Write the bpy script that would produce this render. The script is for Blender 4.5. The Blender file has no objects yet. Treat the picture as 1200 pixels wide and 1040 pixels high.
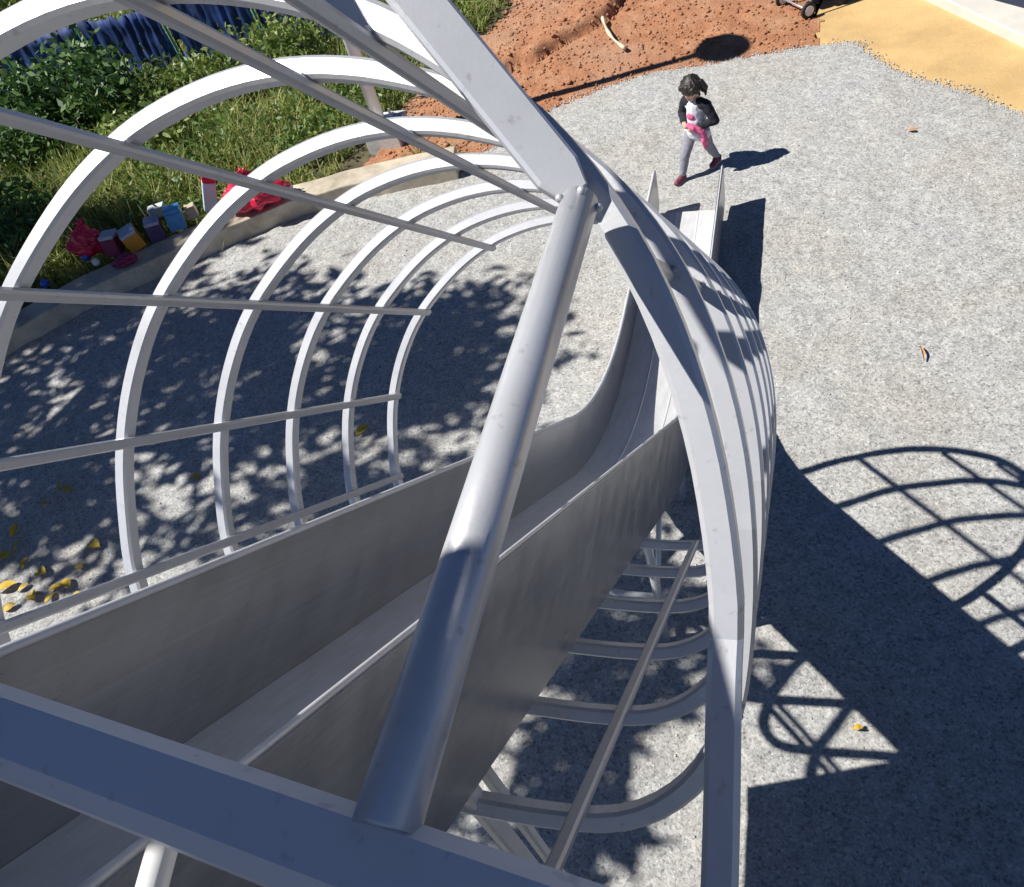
import bpy, math, random
import numpy as np
from mathutils import Vector, Matrix, noise, geometry

random.seed(7)
rng = np.random.default_rng(7)
scene = bpy.context.scene
COL = scene.collection

# ------------------------------------------------------------------ camera frame (metres; z up, +y is the way the slide runs)
H = 4.6
FPX = 950.0
def _frame():
    n = np.array([300.0, 840.0, FPX]); n /= np.linalg.norm(n)       # straight down
    d = np.array([325.0, -135.0, FPX]); d /= np.linalg.norm(d)      # along the slide
    z = -n
    y = d - d.dot(z) * z; y /= np.linalg.norm(y)
    x = np.cross(y, z)
    return np.array([x, y, z]), math.asin(-d.dot(z))
W, SLOPE = _frame()
CS, SN = math.cos(SLOPE), math.sin(SLOPE)
def G(px, py, z=0.0):
    """survey point: photograph position -> place on the level z"""
    r = W @ np.array([px - 600.0, py - 520.0, FPX])
    k = (z - H) / r[2]
    return Vector((r[0] * k, r[1] * k, z))
def P(x, v, t):
    """slide frame: x sideways, v square to the slope, t down the slope"""
    return Vector((x, t * CS + v * SN, H - t * SN + v * CS))
DV = Vector((0, CS, -SN)); VV = Vector((0, SN, CS)); XV = Vector((1, 0, 0))
SUN = Vector((0.795, 0.273, -1.0))                                  # shadow run per metre of height

# ------------------------------------------------------------------ materials
def new_mat(name):
    m = bpy.data.materials.new(name); m.use_nodes = True
    nt = m.node_tree
    return m, nt, nt.nodes['Principled BSDF']
def ramp(nt, fac, stops):
    r = nt.nodes.new('ShaderNodeValToRGB')
    el = r.color_ramp.elements
    while len(el) < len(stops): el.new(0.5)
    for e, (p, c) in zip(el, stops):
        e.position = p; e.color = (*c, 1)
    nt.links.new(fac, r.inputs['Fac'])
    return r.outputs['Color']
def tex(nt, kind, scale, **kw):
    n = nt.nodes.new('ShaderNodeTex' + kind)
    n.inputs['Scale'].default_value = scale
    for k, v in kw.items():
        n.inputs[k].default_value = v
    return n
def coords(nt, node, scale=None):
    tc = nt.nodes.new('ShaderNodeTexCoord')
    out = tc.outputs['Object']
    if scale:
        mp = nt.nodes.new('ShaderNodeMapping'); mp.inputs['Scale'].default_value = scale
        nt.links.new(out, mp.inputs['Vector']); out = mp.outputs['Vector']
    nt.links.new(out, node.inputs['Vector'])
def mix(nt, a, b, fac, mode='MIX'):
    m = nt.nodes.new('ShaderNodeMix'); m.data_type = 'RGBA'; m.blend_type = mode
    for s, v in ((m.inputs[0], fac), (m.inputs[6], a), (m.inputs[7], b)):
        if isinstance(v, (int, float)): s.default_value = v
        elif isinstance(v, tuple): s.default_value = (*v, 1)
        else: nt.links.new(v, s)
    return m.outputs[2]
def bump(nt, bs, h, strength, dist):
    b = nt.nodes.new('ShaderNodeBump'); b.inputs['Strength'].default_value = strength; b.inputs['Distance'].default_value = dist
    nt.links.new(h, b.inputs['Height'])
    prev = bs.inputs['Normal']
    if prev.is_linked: nt.links.new(prev.links[0].from_socket, b.inputs['Normal'])
    nt.links.new(b.outputs['Normal'], prev)
def plain(name, col, rough=0.5, metal=0.0, var=0.12, vscale=6.0, bmp=0.0, bscale=60.0):
    m, nt, b = new_mat(name)
    n = tex(nt, 'Noise', vscale, Detail=6.0, Roughness=0.65); coords(nt, n)
    lo = tuple(max(0, c * (1 - var)) for c in col); hi = tuple(min(1, c * (1 + var)) for c in col)
    nt.links.new(ramp(nt, n.outputs['Fac'], [(0.3, lo), (0.7, hi)]), b.inputs['Base Color'])
    b.inputs['Roughness'].default_value = rough; b.inputs['Metallic'].default_value = metal
    if bmp:
        k = tex(nt, 'Noise', bscale, Detail=4.0); coords(nt, k)
        bump(nt, b, k.outputs['Fac'], bmp, 0.01)
    return m

def mat_paint(name, col, metal, rough):
    m, nt, b = new_mat(name)
    n = tex(nt, 'Noise', 3.0, Detail=8.0, Roughness=0.7); coords(nt, n)
    s = tex(nt, 'Noise', 55.0, Detail=3.0); coords(nt, s)
    c = ramp(nt, n.outputs['Fac'], [(0.25, tuple(x * 0.86 for x in col)), (0.6, col), (0.9, tuple(min(1, x * 1.04) for x in col))])
    spec = ramp(nt, s.outputs['Fac'], [(0.27, (0.62, 0.6, 0.57)), (0.36, (1, 1, 1))])
    nt.links.new(mix(nt, c, spec, 0.55, 'MULTIPLY'), b.inputs['Base Color'])
    rr = nt.nodes.new('ShaderNodeMapRange'); rr.inputs['To Min'].default_value = rough - 0.07; rr.inputs['To Max'].default_value = rough + 0.1
    nt.links.new(n.outputs['Fac'], rr.inputs['Value']); nt.links.new(rr.outputs[0], b.inputs['Roughness'])
    b.inputs['Metallic'].default_value = metal
    k = tex(nt, 'Noise', 160.0, Detail=2.0); coords(nt, k); bump(nt, b, k.outputs['Fac'], 0.06, 0.003)
    return m
def mat_steel(name, col, rough, metal=0.8):
    m, nt, b = new_mat(name)
    n = tex(nt, 'Noise', 2.2, Detail=8.0, Roughness=0.65); coords(nt, n)
    s = tex(nt, 'Noise', 9.0, Detail=6.0, Roughness=0.6); coords(nt, s, (3.0, 0.5, 1.4))
    c = ramp(nt, n.outputs['Fac'], [(0.25, tuple(x * 0.92 for x in col)), (0.75, tuple(min(1, x * 1.06) for x in col))])
    d = ramp(nt, s.outputs['Fac'], [(0.3, (0.80, 0.785, 0.76)), (0.6, (1, 1, 1))])
    nt.links.new(mix(nt, c, d, 0.65, 'MULTIPLY'), b.inputs['Base Color'])
    rr = nt.nodes.new('ShaderNodeMapRange'); rr.inputs['To Min'].default_value = rough - 0.1; rr.inputs['To Max'].default_value = rough + 0.14
    nt.links.new(s.outputs['Fac'], rr.inputs['Value']); nt.links.new(rr.outputs[0], b.inputs['Roughness'])
    b.inputs['Metallic'].default_value = metal
    tc = nt.nodes.new('ShaderNodeTexCoord')
    m1 = nt.nodes.new('ShaderNodeMapping'); m1.inputs['Rotation'].default_value = (SLOPE, 0, 0)
    m2 = nt.nodes.new('ShaderNodeMapping'); m2.inputs['Scale'].default_value = (70, 1.2, 70)
    nt.links.new(tc.outputs['Object'], m1.inputs['Vector']); nt.links.new(m1.outputs[0], m2.inputs['Vector'])
    g = tex(nt, 'Noise', 1.5, Detail=5.0, Roughness=0.7); nt.links.new(m2.outputs[0], g.inputs['Vector'])
    gc = ramp(nt, g.outputs['Fac'], [(0.3, (0.82, 0.82, 0.82)), (0.7, (1, 1, 1))])
    old = b.inputs['Base Color'].links[0].from_socket
    nt.links.new(mix(nt, old, gc, 0.8, 'MULTIPLY'), b.inputs['Base Color'])
    bump(nt, b, n.outputs['Fac'], 0.12, 0.02); bump(nt, b, g.outputs['Fac'], 0.12, 0.002)
    return m
def mat_gravel():
    m, nt, b = new_mat('gravel_stones')
    big = tex(nt, 'Noise', 0.9, Detail=6.0, Roughness=0.6); coords(nt, big)
    mid = tex(nt, 'Noise', 10.5, Detail=7.0, Roughness=0.8); coords(nt, mid)
    v1 = tex(nt, 'Voronoi', 66.0); coords(nt, v1)
    v2 = tex(nt, 'Voronoi', 130.0); coords(nt, v2)
    sep = nt.nodes.new('ShaderNodeSeparateColor'); nt.links.new(v1.outputs['Color'], sep.inputs[0])
    sep2 = nt.nodes.new('ShaderNodeSeparateColor'); nt.links.new(v2.outputs['Color'], sep2.inputs[0])
    c1 = ramp(nt, sep.outputs[0], [(0.0, (0.16, 0.16, 0.165)), (0.2, (0.40, 0.40, 0.395)), (0.6, (0.54, 0.54, 0.53)), (0.9, (0.66, 0.66, 0.645)), (1.0, (0.76, 0.76, 0.74))])
    c2 = ramp(nt, sep2.outputs[1], [(0.0, (0.22, 0.22, 0.225)), (0.35, (0.50, 0.50, 0.495)), (1.0, (0.70, 0.70, 0.68))])
    c = mix(nt, c1, c2, 0.42)
    c = mix(nt, c, ramp(nt, big.outputs['Fac'], [(0.3, (0.96, 0.90, 0.82)), (0.55, (1, 0.995, 0.97)), (0.75, (0.97, 0.985, 1.0))]), 0.8, 'MULTIPLY')
    c = mix(nt, c, ramp(nt, mid.outputs['Fac'], [(0.32, (0.56, 0.545, 0.52)), (0.56, (0.98, 0.972, 0.945))]), 0.75, 'MULTIPLY')
    nt.links.new(c, b.inputs['Base Color']); b.inputs['Roughness'].default_value = 0.85
    bump(nt, b, mid.outputs['Fac'], 0.75, 0.035)
    bump(nt, b, v1.outputs['Distance'], -0.85, 0.012)
    bump(nt, b, v2.outputs['Distance'], -0.5, 0.006)
    return m
def mat_soil():
    m, nt, b = new_mat('red_soil')
    n = tex(nt, 'Noise', 3.0, Detail=8.0, Roughness=0.7); coords(nt, n)
    k = tex(nt, 'Noise', 26.0, Detail=6.0, Roughness=0.75); coords(nt, k)
    v = tex(nt, 'Voronoi', 30.0); coords(nt, v)
    big = tex(nt, 'Noise', 0.55, Detail=3.0); coords(nt, big)
    c = ramp(nt, n.outputs['Fac'], [(0.25, (0.40, 0.17, 0.08)), (0.5, (0.57, 0.26, 0.13)), (0.72, (0.66, 0.38, 0.22))])
    c = mix(nt, c, ramp(nt, k.outputs['Fac'], [(0.3, (0.6, 0.55, 0.53)), (0.5, (1, 1, 1)), (0.85, (1.0, 0.98, 0.92))]), 0.85, 'MULTIPLY')
    c = mix(nt, c, (0.56, 0.38, 0.27), ramp(nt, big.outputs['Fac'], [(0.5, (0, 0, 0)), (0.7, (0.6, 0.6, 0.6))]))
    nt.links.new(c, b.inputs['Base Color']); b.inputs['Roughness'].default_value = 0.95
    bump(nt, b, k.outputs['Fac'], 0.9, 0.05); bump(nt, b, v.outputs['Distance'], -0.5, 0.02)
    return m
def mat_leaf(name, cols, rough=0.5, trans=0.25):
    m, nt, b = new_mat(name)
    geo = nt.nodes.new('ShaderNodeNewGeometry')
    n = tex(nt, 'Noise', 1.4, Detail=3.0); coords(nt, n)
    c = ramp(nt, geo.outputs['Random Per Island'], [(i / (len(cols) - 1), k) for i, k in enumerate(cols)])
    c = mix(nt, c, ramp(nt, n.outputs['Fac'], [(0.3, (0.7, 0.72, 0.65)), (0.7, (1, 1, 1))]), 0.8, 'MULTIPLY')
    nt.links.new(c, b.inputs['Base Color']); b.inputs['Roughness'].default_value = rough
    tr = nt.nodes.new('ShaderNodeBsdfTranslucent'); nt.links.new(c, tr.inputs['Color'])
    ms = nt.nodes.new('ShaderNodeMixShader'); ms.inputs[0].default_value = trans
    nt.links.new(b.outputs[0], ms.inputs[1]); nt.links.new(tr.outputs[0], ms.inputs[2])
    out = nt.nodes['Material Output']; nt.links.new(ms.outputs[0], out.inputs['Surface'])
    return m

M = {}
M['paint'] = mat_paint('grey_white_paint', (0.62, 0.625, 0.64), 0.35, 0.34)
M['bar'] = mat_paint('grey_bar_paint', (0.47, 0.475, 0.50), 0.35, 0.36)
M['rail'] = mat_paint('rail_paint', (0.82, 0.80, 0.79), 0.0, 0.42)
M['steel'] = mat_steel('brushed_steel', (0.42, 0.425, 0.44), 0.30)
M['steel_bed'] = mat_steel('worn_steel', (0.76, 0.76, 0.76), 0.45, 0.2)
M['gravel'] = mat_gravel()
M['soil'] = mat_soil()
M['ground'] = plain('dark_earth', (0.10, 0.085, 0.045), 0.95, 0, 0.5, 2.0, 0.6, 20)
M['sand'] = plain('orange_sand', (0.58, 0.385, 0.165), 0.9, 0, 0.22, 1.1, 0.5, 45)
M['pave'] = plain('pale_paving', (0.60, 0.57, 0.50), 0.85, 0, 0.10, 3.0, 0.2, 80)
M['concrete'] = plain('sandy_concrete', (0.52, 0.45, 0.34), 0.9, 0, 0.38, 3.0, 0.4, 50)
M['footing'] = plain('grey_concrete', (0.52, 0.53, 0.52), 0.9, 0, 0.2, 6.0, 0.4, 50)
M['white_metal'] = plain('white_post_paint', (0.84, 0.84, 0.82), 0.4, 0, 0.06)
M['tower'] = plain('tower_panel_grey', (0.38, 0.38, 0.40), 0.5, 0.1, 0.1)
M['grass'] = mat_leaf('grass_blades', [(0.08, 0.14, 0.025), (0.25, 0.33, 0.06), (0.45, 0.48, 0.13), (0.66, 0.61, 0.32)], 0.55, 0.45)
M['bush'] = mat_leaf('bush_leaves', [(0.03, 0.08, 0.02), (0.08, 0.18, 0.04), (0.18, 0.29, 0.08)], 0.5, 0.25)
M['olive'] = mat_leaf('olive_leaves', [(0.10, 0.17, 0.03), (0.24, 0.33, 0.07), (0.42, 0.45, 0.15)], 0.5, 0.3)
M['tree'] = mat_leaf('tree_leaves', [(0.04, 0.08, 0.02), (0.07, 0.12, 0.03), (0.10, 0.15, 0.05)], 0.5, 0.2)
M['bark'] = plain('bark', (0.14, 0.10, 0.07), 0.95, 0, 0.3, 12, 0.8, 30)
M['navy'] = plain('navy_cloth', (0.012, 0.04, 0.17), 0.7, 0, 0.8, 5.0)
M['teal'] = plain('teal_paint', (0.10, 0.36, 0.30), 0.5, 0, 0.15)
M['red'] = plain('red_plastic', (0.62, 0.02, 0.06), 0.25, 0, 0.25, 8)
M['grey_card'] = plain('grey_carton', (0.44, 0.45, 0.50), 0.5, 0, 0.12, 20)
M['white_card'] = plain('white_carton', (0.72, 0.74, 0.74), 0.4, 0, 0.08, 20)
M['blue_card'] = plain('blue_plastic', (0.06, 0.26, 0.52), 0.35, 0, 0.25, 14)
M['cap_blue'] = plain('blue_cap', (0.02, 0.10, 0.55), 0.3, 0, 0.1)
M['orange'] = plain('orange_plastic', (0.62, 0.28, 0.03), 0.4, 0, 0.15)
M['maroon'] = plain('maroon_plastic', (0.22, 0.015, 0.07), 0.4, 0, 0.2)
M['purple'] = plain('dark_purple_card', (0.08, 0.05, 0.13), 0.5, 0, 0.3, 20)
M['lilac'] = plain('lilac_card', (0.36, 0.33, 0.46), 0.5, 0, 0.15, 20)
M['beige'] = plain('beige_card', (0.55, 0.45, 0.32), 0.6, 0, 0.15, 20)
M['cyan_white'] = plain('pale_blue_carton', (0.55, 0.70, 0.74), 0.4, 0, 0.1, 20)
M['yellow_leaf'] = plain('yellow_leaf', (0.55, 0.36, 0.03), 0.6, 0, 0.3, 30)
M['tan_leaf'] = plain('tan_leaf', (0.50, 0.24, 0.10), 0.7, 0, 0.3, 30)
M['stick'] = plain('bleached_stick', (0.62, 0.54, 0.40), 0.8, 0, 0.15, 20)
M['rubber'] = plain('black_rubber', (0.02, 0.02, 0.022), 0.7)
M['black_cloth'] = plain('black_cloth', (0.016, 0.016, 0.024), 0.9, 0, 0.3, 30, 0.2, 200)
M['white_cloth'] = plain('white_cloth', (0.66, 0.67, 0.71), 0.9, 0, 0.06, 30, 0.2, 90)
M['leggings'] = plain('grey_leggings', (0.25, 0.25, 0.29), 0.9, 0, 0.1, 40, 0.2, 120)
M['pink'] = plain('pink_cloth', (0.66, 0.13, 0.26), 0.85, 0, 0.15, 20, 0.2, 90)
M['shoe'] = plain('dark_red_shoe', (0.16, 0.03, 0.05), 0.6, 0, 0.2, 40)
M['sole'] = plain('shoe_sole', (0.45, 0.40, 0.38), 0.7)
M['skin'] = plain('skin', (0.60, 0.36, 0.26), 0.55, 0, 0.06, 20)
M['hair'] = plain('dark_brown_hair', (0.022, 0.016, 0.014), 0.45, 0, 0.5, 60, 0.5, 90)
M['eye'] = plain('dark_eye', (0.02, 0.015, 0.012), 0.2)
M['lip'] = plain('lip', (0.45, 0.16, 0.15), 0.5)
M['lamp_glass'] = plain('lamp_cover', (0.5, 0.52, 0.54), 0.2)

# ------------------------------------------------------------------ mesh helpers
class MB:
    def __init__(s): s.v = []; s.f = []
    def add(s, vs, fs):
        o = len(s.v); s.v += [tuple(v) for v in vs]; s.f += [tuple(i + o for i in f) for f in fs]
    def box(s, c, size, rot=None):
        c = Vector(c); hx, hy, hz = size[0] / 2, size[1] / 2, size[2] / 2
        R = rot.to_3x3() if rot else Matrix.Identity(3)
        vs = [c + R @ Vector((x, y, z)) for x in (-hx, hx) for y in (-hy, hy) for z in (-hz, hz)]
        s.add(vs, [(0, 1, 3, 2), (4, 6, 7, 5), (0, 4, 5, 1), (2, 3, 7, 6), (0, 2, 6, 4), (1, 5, 7, 3)])
    def beam(s, a, b, w, h, up=Vector((0, 0, 1)), ch=0.006):
        a, b = Vector(a), Vector(b); t = (b - a).normalized()
        x = t.cross(up).normalized(); y = x.cross(t).normalized()
        s.sweep([a, b], [(x, y)] * 2, w, h, ch, False)
    def sweep(s, pts, frames, w, h, ch=0.006, closed=False):
        a, b = w / 2, h / 2
        sec = [(a - ch, -b), (a, -b + ch), (a, b - ch), (a - ch, b), (-a + ch, b), (-a, b - ch), (-a, -b + ch), (-a + ch, -b)]
        n = len(pts); vs = []; fs = []
        for p, (x, y) in zip(pts, frames):
            vs += [p + x * q[0] + y * q[1] for q in sec]
        for i in range(n if closed else n - 1):
            j = (i + 1) % n
            for k in range(8):
                l = (k + 1) % 8
                fs.append((i * 8 + k, i * 8 + l, j * 8 + l, j * 8 + k))
        if not closed:
            fs.append(tuple(range(7, -1, -1))); fs.append(tuple((n - 1) * 8 + k for k in range(8)))
        s.add(vs, fs)
    def tube(s, pts, r, seg=12, caps=True):
        pts = [Vector(p) for p in pts]; n = len(pts)
        rr = r if isinstance(r, (list, tuple)) else [r] * n
        vs = []; fs = []; prev = None
        for i, p in enumerate(pts):
            t = (pts[min(i + 1, n - 1)] - pts[max(i - 1, 0)]).normalized()
            if prev is None:
                prev = t.orthogonal().normalized()
            x = (prev - t * prev.dot(t)).normalized(); prev = x; y = t.cross(x)
            vs += [p + (x * math.cos(2 * math.pi * k / seg) + y * math.sin(2 * math.pi * k / seg)) * rr[i] for k in range(seg)]
        for i in range(n - 1):
            for k in range(seg):
                l = (k + 1) % seg
                fs.append((i * seg + k, i * seg + l, (i + 1) * seg + l, (i + 1) * seg + k))
        if caps:
            fs.append(tuple(range(seg - 1, -1, -1))); fs.append(tuple((n - 1) * seg + k for k in range(seg)))
        s.add(vs, fs)
    def ball(s, c, r, seg=14, rings=9, sx=(1, 1, 1), rot=None):
        c = Vector(c); R = rot.to_3x3() if rot else Matrix.Identity(3)
        vs = [c + R @ Vector((0, 0, r * sx[2]))]
        for i in range(1, rings):
            a = math.pi * i / rings
            for k in range(seg):
                p = 2 * math.pi * k / seg
                vs.append(c + R @ Vector((r * sx[0] * math.sin(a) * math.cos(p), r * sx[1] * math.sin(a) * math.sin(p), r * sx[2] * math.cos(a))))
        vs.append(c + R @ Vector((0, 0, -r * sx[2])))
        fs = [(0, 1 + k, 1 + (k + 1) % seg) for k in range(seg)]
        for i in range(rings - 2):
            for k in range(seg):
                a = 1 + i * seg + k; b_ = 1 + i * seg + (k + 1) % seg
                fs.append((a, a + seg, b_ + seg, b_))
        last = len(vs) - 1; o = 1 + (rings - 2) * seg
        fs += [(last, o + (k + 1) % seg, o + k) for k in range(seg)]
        s.add(vs, fs)
    def cap(s, a, b, ra, rb, seg=14):
        """tapered limb with round ends"""
        a, b = Vector(a), Vector(b); L = (b - a).length; t = (b - a).normalized()
        pts = []; rad = []
        for i in range(5):
            q = math.pi / 2 * i / 4; pts.append(a - t * ra * math.cos(q)); rad.append(max(1e-4, ra * math.sin(q)))
        for i in range(4, -1, -1):
            q = math.pi / 2 * i / 4; pts.append(b + t * rb * math.cos(q)); rad.append(max(1e-4, rb * math.sin(q)))
        s.tube(pts, rad, seg)
    def build(s, name, mat, parent=None, smooth=False, bevel=0.0, local=None):
        me = bpy.data.meshes.new(name)
        vs = s.v
        if local is not None:
            vs = [(v[0] - local[0], v[1] - local[1], v[2] - local[2]) for v in vs]
        me.from_pydata(vs, [], s.f); me.update()
        me.materials.append(mat)
        if smooth:
            me.polygons.foreach_set('use_smooth', [True] * len(me.polygons))
        o = bpy.data.objects.new(name, me); COL.objects.link(o)
        if local is not None and parent is None: o.location = local
        if parent is not None: o.parent = parent
        if bevel:
            b = o.modifiers.new('bevel', 'BEVEL'); b.width = bevel; b.segments = 2; b.limit_method = 'ANGLE'
        return o
def np_mesh(name, verts, quads, mat, parent=None, smooth=False):
    me = bpy.data.meshes.new(name)
    verts = np.asarray(verts, np.float32); quads = np.asarray(quads, np.int32)
    k = quads.shape[1]
    me.vertices.add(len(verts)); me.vertices.foreach_set('co', verts.ravel())
    me.loops.add(quads.size); me.loops.foreach_set('vertex_index', quads.ravel())
    me.polygons.add(len(quads)); me.polygons.foreach_set('loop_start', np.arange(0, quads.size, k, dtype=np.int32))
    if smooth: me.polygons.foreach_set('use_smooth', np.ones(len(quads), bool))
    me.update(calc_edges=True); me.validate()
    me.materials.append(mat)
    o = bpy.data.objects.new(name, me); COL.objects.link(o)
    if parent is not None: o.parent = parent
    return o
def tag(o, label=None, cat=None, group=None, kind=None):
    if label: o['label'] = label
    if cat: o['category'] = cat
    if group: o['group'] = group
    if kind: o['kind'] = kind
    return o
def thing(name, label, cat, loc=(0, 0, 0), group=None):
    o = bpy.data.objects.new(name, None); o.empty_display_size = 0.1; COL.objects.link(o)
    o.location = loc
    return tag(o, label, cat, group)
def catmull(pts, n, closed=False):
    pts = [Vector(p) for p in pts]; out = []
    N = len(pts)
    for i in range(N if closed else N - 1):
        if closed: a, b, c, d = pts[i - 1], pts[i], pts[(i + 1) % N], pts[(i + 2) % N]
        else: a, b, c, d = pts[max(i - 1, 0)], pts[i], pts[i + 1], pts[min(i + 2, N - 1)]
        for k in range(n):
            u = k / n
            out.append(0.5 * ((2 * b) + (c - a) * u + (2 * a - 5 * b + 4 * c - d) * u * u + (3 * b - 3 * c + d - a) * u ** 3))
    if not closed: out.append(pts[-1])
    return out
def resample(pts, n, closed):
    q = pts + [pts[0]] if closed else pts
    L = [0.0]
    for a, b in zip(q, q[1:]): L.append(L[-1] + (b - a).length)
    out = []; j = 0
    for i in range(n):
        s = L[-1] * i / (n if closed else n - 1)
        while j < len(L) - 2 and L[j + 1] < s: j += 1
        u = (s - L[j]) / max(1e-9, L[j + 1] - L[j]); out.append(q[j].lerp(q[j + 1], u))
    return out
def inside(px, py, poly):
    """vectorised point in polygon"""
    r = np.zeros(px.shape, bool); n = len(poly)
    for i in range(n):
        x1, y1 = poly[i]; x2, y2 = poly[(i + 1) % n]
        if y1 == y2: continue
        c = ((y1 > py) != (y2 > py)) & (px < (x2 - x1) * (py - y1) / (y2 - y1) + x1)
        r ^= c
    return r
def vnoise(x, y, s, seed=0.0, octv=3):
    out = np.zeros(len(x))
    for i in range(len(x)):
        out[i] = noise.fractal(Vector((x[i] * s + seed, y[i] * s - seed, seed)), 1.0, 2.0, octv)
    return out
def seg_dist(px, py, line):
    d = np.full(px.shape, 1e9); side = np.zeros(px.shape)
    for (x1, y1), (x2, y2) in zip(line, line[1:]):
        ux, uy = x2 - x1, y2 - y1; L2 = ux * ux + uy * uy
        u = np.clip(((px - x1) * ux + (py - y1) * uy) / L2, 0, 1)
        dd = np.hypot(px - x1 - u * ux, py - y1 - u * uy)
        cr = ux * (py - y1) - uy * (px - x1)
        side = np.where(dd < d, np.sign(cr), side); d = np.minimum(d, dd)
    return d, side

# ------------------------------------------------------------------ ground: earth to the horizon, gravel, red soil, sand, paving
def xy(v): return (v[0], v[1])
KERB_TOP = 0.23
kerb_front = [xy(G(531, 190, KERB_TOP)), xy(G(440, 209, KERB_TOP)), xy(G(340, 236, KERB_TOP)), xy(G(215, 288, KERB_TOP)), xy(G(90, 345, KERB_TOP)), xy(G(-60, 430, KERB_TOP))]
gravel_edge = [xy(G(*p)) for p in ((548, 190), (585, 168), (622, 146), (650, 127), (705, 103), (760, 88), (820, 76), (868, 67), (930, 58), (975, 51), (1008, 49), (1020, 62), (1052, 85), (1075, 93), (1105, 97), (1150, 112), (1196, 136))]
gravel_poly = gravel_edge + [(3.4, 6.3), (6.5, 3.0), (7, -4), (-12, -4), (-12, 3.0)] + [(x + 0.05, y + 0.1) for x, y in reversed(kerb_front)]

def sheet(name, x0, x1, y0, y1, cell, poly, hfun, mat, jitter=0.0, kind='structure'):
    nx = int((x1 - x0) / cell) + 1; ny = int((y1 - y0) / cell) + 1
    X, Y = np.meshgrid(x0 + np.arange(nx) * cell, y0 + np.arange(ny) * cell)
    Xf, Yf = X.ravel(), Y.ravel()
    cx = (X[:-1, :-1] + cell / 2).ravel(); cy = (Y[:-1, :-1] + cell / 2).ravel()
    if poly is None: keep = np.ones(len(cx), bool)
    else:
        keep = inside(cx + vnoise(cx, cy, 1.6, 5.0, 4) * jitter * 4, cy + vnoise(cx, cy, 1.6, 15.0, 4) * jitter * 4, poly)
    Z = hfun(Xf, Yf)
    i = (np.arange(ny - 1)[:, None] * nx + np.arange(nx - 1)[None, :]).ravel()[keep]
    q = np.stack([i, i + 1, i + nx + 1, i + nx], 1)
    used = np.unique(q); rem = np.full(nx * ny, -1); rem[used] = np.arange(len(used))
    V = np.stack([Xf, Yf, Z], 1)[used]
    o = np_mesh(name, V, rem[q], mat, smooth=True)
    tag(o, kind=kind); return o
b = MB(); b.add([(-250, -250, -0.06), (250, -250, -0.06), (250, 250, -0.06), (-250, 250, -0.06)], [(0, 1, 2, 3)])
tag(b.build('ground', M['ground']), kind='structure')

def gravel_h(x, y):
    d, _ = seg_dist(x, y, gravel_edge)
    n = vnoise(x, y, 2.6, 3.1, 4) * 0.014 + vnoise(x, y, 8.0, 13.0, 2) * 0.009 + vnoise(x, y, 0.5, 9.0, 2) * 0.012
    return 0.004 + np.clip(d / 0.5, 0, 1) * (n + 0.01) - np.where(d < 0.06, 0.004, 0)
tag(sheet('gravel', -11.0, 4.5, -2.0, 10.2, 0.05, gravel_poly, gravel_h, M['gravel'], 0.02), kind='structure')

rut = [xy(G(*p)) for p in ((575, 96), (602, 80), (630, 72), (660, 52), (690, 36), (712, 22), (728, 5), (735, -20))]
soil_left = [xy(G(*p)) for p in ((425, 196), (447, 176), (470, 140), (520, 92), (560, 50), (590, 18), (620, -30))]
soil_poly = soil_left + [(-2.0, 17), (1.2, 17)] + [xy(G(*p)) for p in ((975, -40), (958, 10), (952, 38), (972, 60))] + [(0.4, 9.2), (-2.5, 8.4), (-3.5, 7.6), (-5.0, 7.6)]
def soil_h(x, y):
    d, _ = seg_dist(x, y, gravel_edge)
    ins = inside(x, y, gravel_poly)
    amp = np.where(ins, 0, np.clip(d / 0.6, 0, 1))
    n = vnoise(x, y, 1.7, 4.4, 4) * 0.02 + vnoise(x, y, 7.0, 1.3, 3) * 0.018
    dr, sd = seg_dist(x, y, rut)
    wob = vnoise(x, y, 3.0, 8.0, 3) * 0.09
    step = np.where(sd > 0, 1, 0) * np.exp(-dr / 0.5) * (0.15 + wob * .6)
    groove = -0.11 * np.exp(-(dr / 0.06) ** 2)
    ds, _ = seg_dist(x, y, [xy(G(*p)) for p in ((975, -40), (958, 10), (952, 38), (972, 60))])
    amp = amp * np.clip(ds / .5, 0, 1)
    return np.where(ins, -0.014, -.004) + amp * np.maximum(n + 0.03 + step + groove, -0.045)
tag(sheet('red_soil', -6.5, 1.4, 7.4, 17.0, 0.05, soil_poly, soil_h, M['soil'], 0.05), kind='structure')

sand_poly = [xy(G(*p)) for p in ((965, 60), (952, 30), (962, 5), (985, -40))] + [(1.0, 16), (14, 16), (14, 1), (3.0, 6.4), (1.9, 7.6), (0.5, 8.8)]
b = MB(); b.add([(x, y, -0.02) for x, y in sand_poly], [tuple(range(len(sand_poly)))]); b.v = [(v[0], v[1], -.008) for v in b.v]
tag(b.build('sand_path', M['sand']), kind='structure')
k0, k1 = G(1068, -8, 0.0), G(1210, 60, 0.0)
kd = (k1 - k0).normalized(); kn = Vector((-kd.y, kd.x, 0));  kn = kn if kn.x > 0 else -kn
b = MB()
A0, A1 = k0 - kd * 5, k1 + kd * 8
for w0, w1, zt in ((0, 0.30, 0.10), (0.30, 3.5, 0.09)):
    q = [A0 + kn * w0, A1 + kn * w0, A1 + kn * w1, A0 + kn * w1]
    b.add([(p.x, p.y, -0.05) for p in q] + [(p.x, p.y, zt) for p in q], [(4, 5, 6, 7), (0, 1, 5, 4), (1, 2, 6, 5), (2, 3, 7, 6), (3, 0, 4, 7)])
tag(b.build('pavement', M['pave'], bevel=0.012), kind='structure')
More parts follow.
